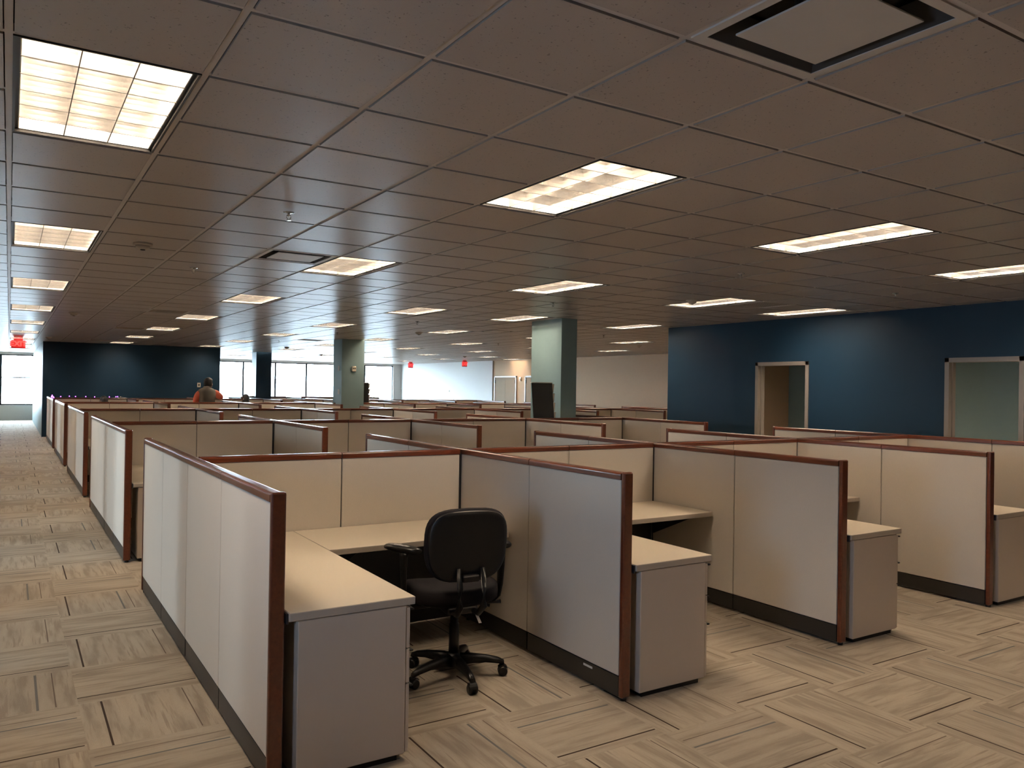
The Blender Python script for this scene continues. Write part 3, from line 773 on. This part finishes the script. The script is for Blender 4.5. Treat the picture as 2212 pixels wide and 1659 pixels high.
# ------------------------------------------------------------------ people
def skinmesh(name, verts, edges, mat, parent=None, sub=1):
    me = bpy.data.meshes.new(name); me.from_pydata([v_[:3] for v_ in verts], edges, [])
    o = bpy.data.objects.new(name, me); C.objects.link(o)
    o.modifiers.new('s', 'SKIN'); s_ = o.modifiers.new('u', 'SUBSURF'); s_.levels = sub; s_.render_levels = sub
    for i, v_ in enumerate(verts):
        d_ = me.skin_vertices[0].data[i]; r_ = v_[3]; d_.radius = (r_, r_) if isinstance(r_, float) else r_; d_.use_root = (i == 0)
    bpy.context.view_layer.update()
    nm = bpy.data.meshes.new_from_object(o.evaluated_get(bpy.context.evaluated_depsgraph_get()))
    bpy.data.objects.remove(o); nm.materials.clear(); nm.materials.append(M[mat])
    for p_ in nm.polygons: p_.use_smooth = True
    q = bpy.data.objects.new(name, nm); C.objects.link(q)
    if parent is not None: q.parent = parent
    return q
def hand(V, E, wi, wx, dirv, side):
    """append palm, four fingers and thumb to the graph; dirv = pointing direction, side = thumb direction"""
    d = Vector(dirv).normalized(); sd = Vector(side).normalized(); w_ = Vector(V[wi][:3]); dn = d.cross(sd).normalized()
    p = w_ + d*.05; V.append((*p, .022)); pi = len(V)-1; E.append((wi, pi))
    for k_, (o_, ln) in enumerate(((.026, .075), (.009, .085), (-.009, .080), (-.025, .062))):
        a = p + d*.035 + sd*o_; b_ = a + d*ln*.5 - dn*.006; c_ = b_ + d*ln*.35 - dn*.018
        for q, r_ in ((a, .010), (b_, .0085), (c_, .0075)): V.append((*q, r_))
        E += [(pi, len(V)-3), (len(V)-3, len(V)-2), (len(V)-2, len(V)-1)]
    a = w_ + d*.03 + sd*.03; b_ = a + d*.03 + sd*.022; c_ = b_ + d*.028 + sd*.004
    for q, r_ in ((a, .012), (b_, .0095), (c_, .008)): V.append((*q, r_))
    E += [(pi, len(V)-3), (len(V)-3, len(V)-2), (len(V)-2, len(V)-1)]
def head(bmh, c_, sc_=1.0, yaw=0.0):
    """skull with brow, nose, lips, chin and ears; faces local +y turned by yaw"""
    cy, sy = math.cos(yaw), math.sin(yaw)
    def T(p): x, y, z = p; return (c_[0]+sc_*(x*cy - y*sy), c_[1]+sc_*(x*sy + y*cy), c_[2]+sc_*z)
    prof = [(-.135, .030, .03, .050), (-.115, .048, .052, .035), (-.09, .060, .072, .028), (-.06, .066, .082, .020), (-.03, .071, .088, .010), (0, .074, .092, 0), (.03, .077, .095, -.004), (.06, .077, .094, -.008), (.09, .068, .084, -.010), (.108, .048, .060, -.010), (.118, .018, .024, -.008)]
    rings = []
    for z, rx, ry, oy in prof:
        rg = []
        for k_ in range(24):
            a = 2*PI*k_/24; x = rx*math.cos(a); y = ry*math.sin(a) + oy
            f = max(0, math.sin(a)); nx = abs(math.cos(a))
            if nx < .3 and f > .9:
                if -.07 < z < .0: y += .020*(1-abs(z+.035)/.04) if abs(z+.035) < .04 else 0
            if .2 < nx < .62 and f > .7 and abs(z) < .015: y -= .010
            rg.append(T((x, y, z)))
        rings.append(rg)
    loft(bmh, rings)
    for s_ in (-1, 1):   # ears
        loft(bmh, [[T((s_*(.072+o_), -.005+.016*k2*math.cos(2*PI*k_/10), -.005+.030*k2*math.sin(2*PI*k_/10))) for k_ in range(10)] for o_, k2 in ((0, .8), (.010, 1.0), (.016, .85))])
    return T
def hair_cap(name, c_, yaw, parent, r=1.24, low=-.085, face=.55):
    bm = bmesh.new(); cy, sy = math.cos(yaw), math.sin(yaw); n = 28; grid = []
    for iz in range(11):
        z = .140 - iz*(.140-low)/10; f = max(0.02, 1-((z-.02)/.122)**2)**.5 if z > .02 else 1
        rg = []
        for k_ in range(n):
            a = 2*PI*k_/n; rr = r + .03*math.sin(7*a)*.2
            x = .078*rr*f*math.cos(a); y = .097*rr*f*math.sin(a) - .008
            if math.sin(a) > face and z < .055: y = min(y, .052); x *= .97
            rg.append((c_[0]+x*cy-y*sy, c_[1]+x*sy+y*cy, c_[2]+z))
        grid.append(rg)
    loft(bm, grid); return obj(name, bm, 'hair', parent)
def eyes(c_, yaw, parent):
    cy, sy = math.cos(yaw), math.sin(yaw)
    for s_ in (-1, 1):
        x, y, z = s_*.032, .084, .002; bm = bmesh.new()
        lathe(bm, [(0, -.010), (.009, -.006), (.012, 0), (.009, .006), (0, .010)], (c_[0]+x*cy-y*sy, c_[1]+x*sy+y*cy, c_[2]+z), 10); obj('eye', bm, 'black', parent)

# standing man, back to the viewer, head turned right, right elbow on the partition cap
px, py = 4.37, 18.62
man = thing('person', 'man in grey fleece vest and coral shirt leaning on a partition, back turned', 'person', (px, py, 0))
HC = (.045, .02, 1.645); HYAW = math.radians(-62)
V = [(0, 0, .93, (.150, .105)), (0, 0, 1.06, (.155, .11)), (0, 0, 1.22, (.165, .115)), (0.0, 0, 1.36, (.165, .11)), (.01, 0, 1.45, (.10, .085)), (.02, .0, 1.51, .056), (.035, .01, 1.575, .054),
     (-.085, 0, .88, .085), (-.10, .01, .50, .058), (-.10, -.02, .12, .040), (-.10, .06, .045, .040), (-.10, .17, .035, .030),
     (.085, 0, .88, .085), (.10, .02, .50, .058), (.10, -.02, .12, .040), (.10, .06, .045, .040), (.10, .17, .035, .030),
     (-.19, 0, 1.40, .060), (-.265, .0, 1.14, .046), (-.25, .14, .98, .034),
     (.19, 0, 1.41, .060), (.385, .06, 1.245, .044), (.30, .28, 1.235, .034)]
E = [(0, 1), (1, 2), (2, 3), (3, 4), (4, 5), (5, 6), (0, 7), (7, 8), (8, 9), (9, 10), (10, 11), (0, 12), (12, 13), (13, 14), (14, 15), (15, 16), (3, 17), (17, 18), (18, 19), (3, 20), (20, 21), (21, 22)]
hand(V, E, 19, 0, (.1, .7, -.5), (.8, 0, .3)); hand(V, E, 22, 0, (-.5, .8, -.05), (-.6, -.5, .4))
body = skinmesh('body', V, E, 'skin', man, 2)
bm = bmesh.new(); bm.from_mesh(body.data); head(bm, HC, 1.02, HYAW); bm.to_mesh(body.data); bm.free()
hair_cap('hair', HC, HYAW, man); eyes(HC, HYAW, man)
bm = bmesh.new()
loft(bm, [[(hx*math.cos(2*PI*k_/28), hy*math.sin(2*PI*k_/28)*(1 if math.sin(2*PI*k_/28) > 0 else 1.05), z) for k_ in range(28)] for z, hx, hy in ((.88, .185, .145), (.98, .195, .155), (1.12, .20, .16), (1.26, .222, .165), (1.36, .238, .16), (1.42, .235, .148), (1.46, .205, .130), (1.49, .155, .110), (1.515, .098, .092), (1.55, .080, .084), (1.552, .062, .066))])
obj('fleece_vest', bm, 'vest', man)
skinmesh('shirt_sleeve', [(-.10, 0, 1.38, .08), (-.18, 0, 1.385, .10), (-.25, 0, 1.27, .095), (-.272, .0, 1.13, .075), (-.26, .08, 1.04, .058)], [(0, 1), (1, 2), (2, 3), (3, 4)], 'coral', man, 2)
skinmesh('shirt_sleeve', [(.10, 0, 1.38, .08), (.18, 0, 1.39, .105), (.29, .03, 1.325, .102), (.385, .06, 1.248, .074), (.36, .15, 1.243, .056)], [(0, 1), (1, 2), (2, 3), (3, 4)], 'coral', man, 2)
skinmesh('trousers', [(0, 0, .95, (.165, .125)), (-.09, 0, .85, .105), (-.10, .01, .50, .078), (-.10, -.01, .10, .062), (.09, 0, .85, .105), (.10, .02, .50, .078), (.10, -.01, .10, .062)], [(0, 1), (1, 2), (2, 3), (0, 4), (4, 5), (5, 6)], 'trouser', man, 2)
for s_ in (-1, 1): skinmesh('shoe', [(s_*.10, -.03, .055, .052), (s_*.10, .07, .048, .050), (s_*.10, .17, .040, .042)], [(0, 1), (1, 2)], 'shoe', man, 2)

def seated(x, y, rz, zh, shirt, lab, yaw):
    t = thing('person', lab, 'person', (x, y, 0), rz)
    dz = zh - 1.25
    V = [(0, 0, .52+dz*.5, (.15, .11)), (0, .02, .72+dz, (.145, .10)), (0, .02, .90+dz, (.16, .10)), (0, .03, .98+dz, (.09, .07)), (0, .05, 1.04+dz, .05), (0, .06, 1.08+dz, .052),
         (-.09, .08, .52+dz*.5, .08), (-.11, .42, .50+dz*.5, .058), (-.11, .44, .12, .042), (-.11, .56, .04, .034),
         (.09, .08, .52+dz*.5, .08), (.11, .42, .50+dz*.5, .058), (.11, .44, .12, .042), (.11, .56, .04, .034),
         (-.18, .02, .92+dz, .055), (-.22, .06, .70+dz, .043), (-.17, .28, .76, .033), (.18, .02, .92+dz, .055), (.22, .06, .70+dz, .043), (.17, .28, .76, .033)]
    E = [(0, 1), (1, 2), (2, 3), (3, 4), (4, 5), (0, 6), (6, 7), (7, 8), (8, 9), (0, 10), (10, 11), (11, 12), (12, 13), (2, 14), (14, 15), (15, 16), (2, 17), (17, 18), (18, 19)]
    hand(V, E, 16, 0, (.1, 1, -.05), (1, 0, .1)); hand(V, E, 19, 0, (-.1, 1, -.05), (-1, 0, .1))
    b_ = skinmesh('body', V, E, 'skin', t, 1); hc = (0, .08, zh-.125)
    bm = bmesh.new(); bm.from_mesh(b_.data); head(bm, hc, 1.0, yaw); bm.to_mesh(b_.data); bm.free()
    hair_cap('hair', hc, yaw, t, 1.12); eyes(hc, yaw, t)
    skinmesh('shirt', [(0, 0, .54+dz*.5, (.17, .13)), (0, .02, .72+dz, (.165, .12)), (0, .02, .90+dz, (.18, .12)), (0, .03, .975+dz, (.10, .08)), (-.18, .02, .92+dz, .07), (-.22, .06, .70+dz, .056), (.18, .02, .92+dz, .07), (.22, .06, .70+dz, .056)], [(0, 1), (1, 2), (2, 3), (2, 4), (4, 5), (2, 6), (6, 7)], shirt, t, 1)
    skinmesh('trousers', [(0, 0, .53+dz*.5, (.165, .12)), (-.10, .10, .53+dz*.5, .095), (-.11, .42, .51+dz*.5, .075), (-.11, .44, .13, .055), (.10, .10, .53+dz*.5, .095), (.11, .42, .51+dz*.5, .075), (.11, .44, .13, .055)], [(0, 1), (1, 2), (2, 3), (0, 4), (4, 5), (5, 6)], 'trouser', t, 1)
    # stool-style task chair under the sitter
    c_ = thing('office_chair', 'black office chair of the person ' + lab.split(' seated ')[1], 'chair', (x, y, 0), rz)
    sz = .395 + dz*.5
    bm = bmesh.new(); rbox(bm, -.24, .24, -.2, .27, sz-.07, sz-.02, r=.02); obj('seat', bm, 'black_fab', c_)
    bm = bmesh.new(); tube(bm, [(0, 0, .1), (0, 0, sz-.07)], .025, 10); obj('gas_lift', bm, 'black', c_)
    for k_ in range(5):
        a = 2*PI*k_/5 + .3; bm = bmesh.new(); tube(bm, [(0, 0, .10), (.28*math.cos(a), .28*math.sin(a), .06), (.28*math.cos(a), .28*math.sin(a), .015)], [.025, .016, .015], 8); obj('base_leg', bm, 'black', c_)
    bm = bmesh.new(); rbox(bm, -.2, .2, -.235, -.20, sz+.1, sz+.36, r=.015); obj('backrest', bm, 'black_fab', c_)
seated(2.12, 19.9, math.radians(20), 1.25, 'trouser', 'dark-haired person seated behind partitions near the left end of the navy wall', .3)
seated(5.72, 19.9, math.radians(25), 1.33, 'bluecloth', 'dark-haired person seated just right of the standing man', .2)
# ------------------------------------------------------------------ purple string lights on the fourth/fifth row caps
t = thing('string_lights', 'purple string lights draped on the far left partitions', 'string lights', (0, 0, 0))
zt = PH + .006; ys_ = Y0+RP*4+LL
pts = [(X0-.01, Y0+RP*4+.25, zt)]
for k_ in range(12): pts.append((X0+random.uniform(-.02, .02), Y0+RP*4+.25+k_*.125, zt+random.uniform(.004, .05)))
pts.append((X0+.01, ys_, zt))
xs = [1.16, 1.36, 1.50, 1.74, 1.95, 2.3, 2.46, 2.50]
for x in xs: pts.append((x, ys_+random.uniform(-.01, .01), zt+random.uniform(.004, .02)))
bm = bmesh.new(); tube(bm, pts, .0025, 5); obj('wire', bm, 'wire', t)
for p in pts[1:13] + pts[14:]:
    bm = bmesh.new(); lathe(bm, [(0, -.010), (.010, -.004), (.010, .006), (0, .014)], (p[0], p[1], p[2]+.012), 8); obj('bulb', bm, 'purple', t)
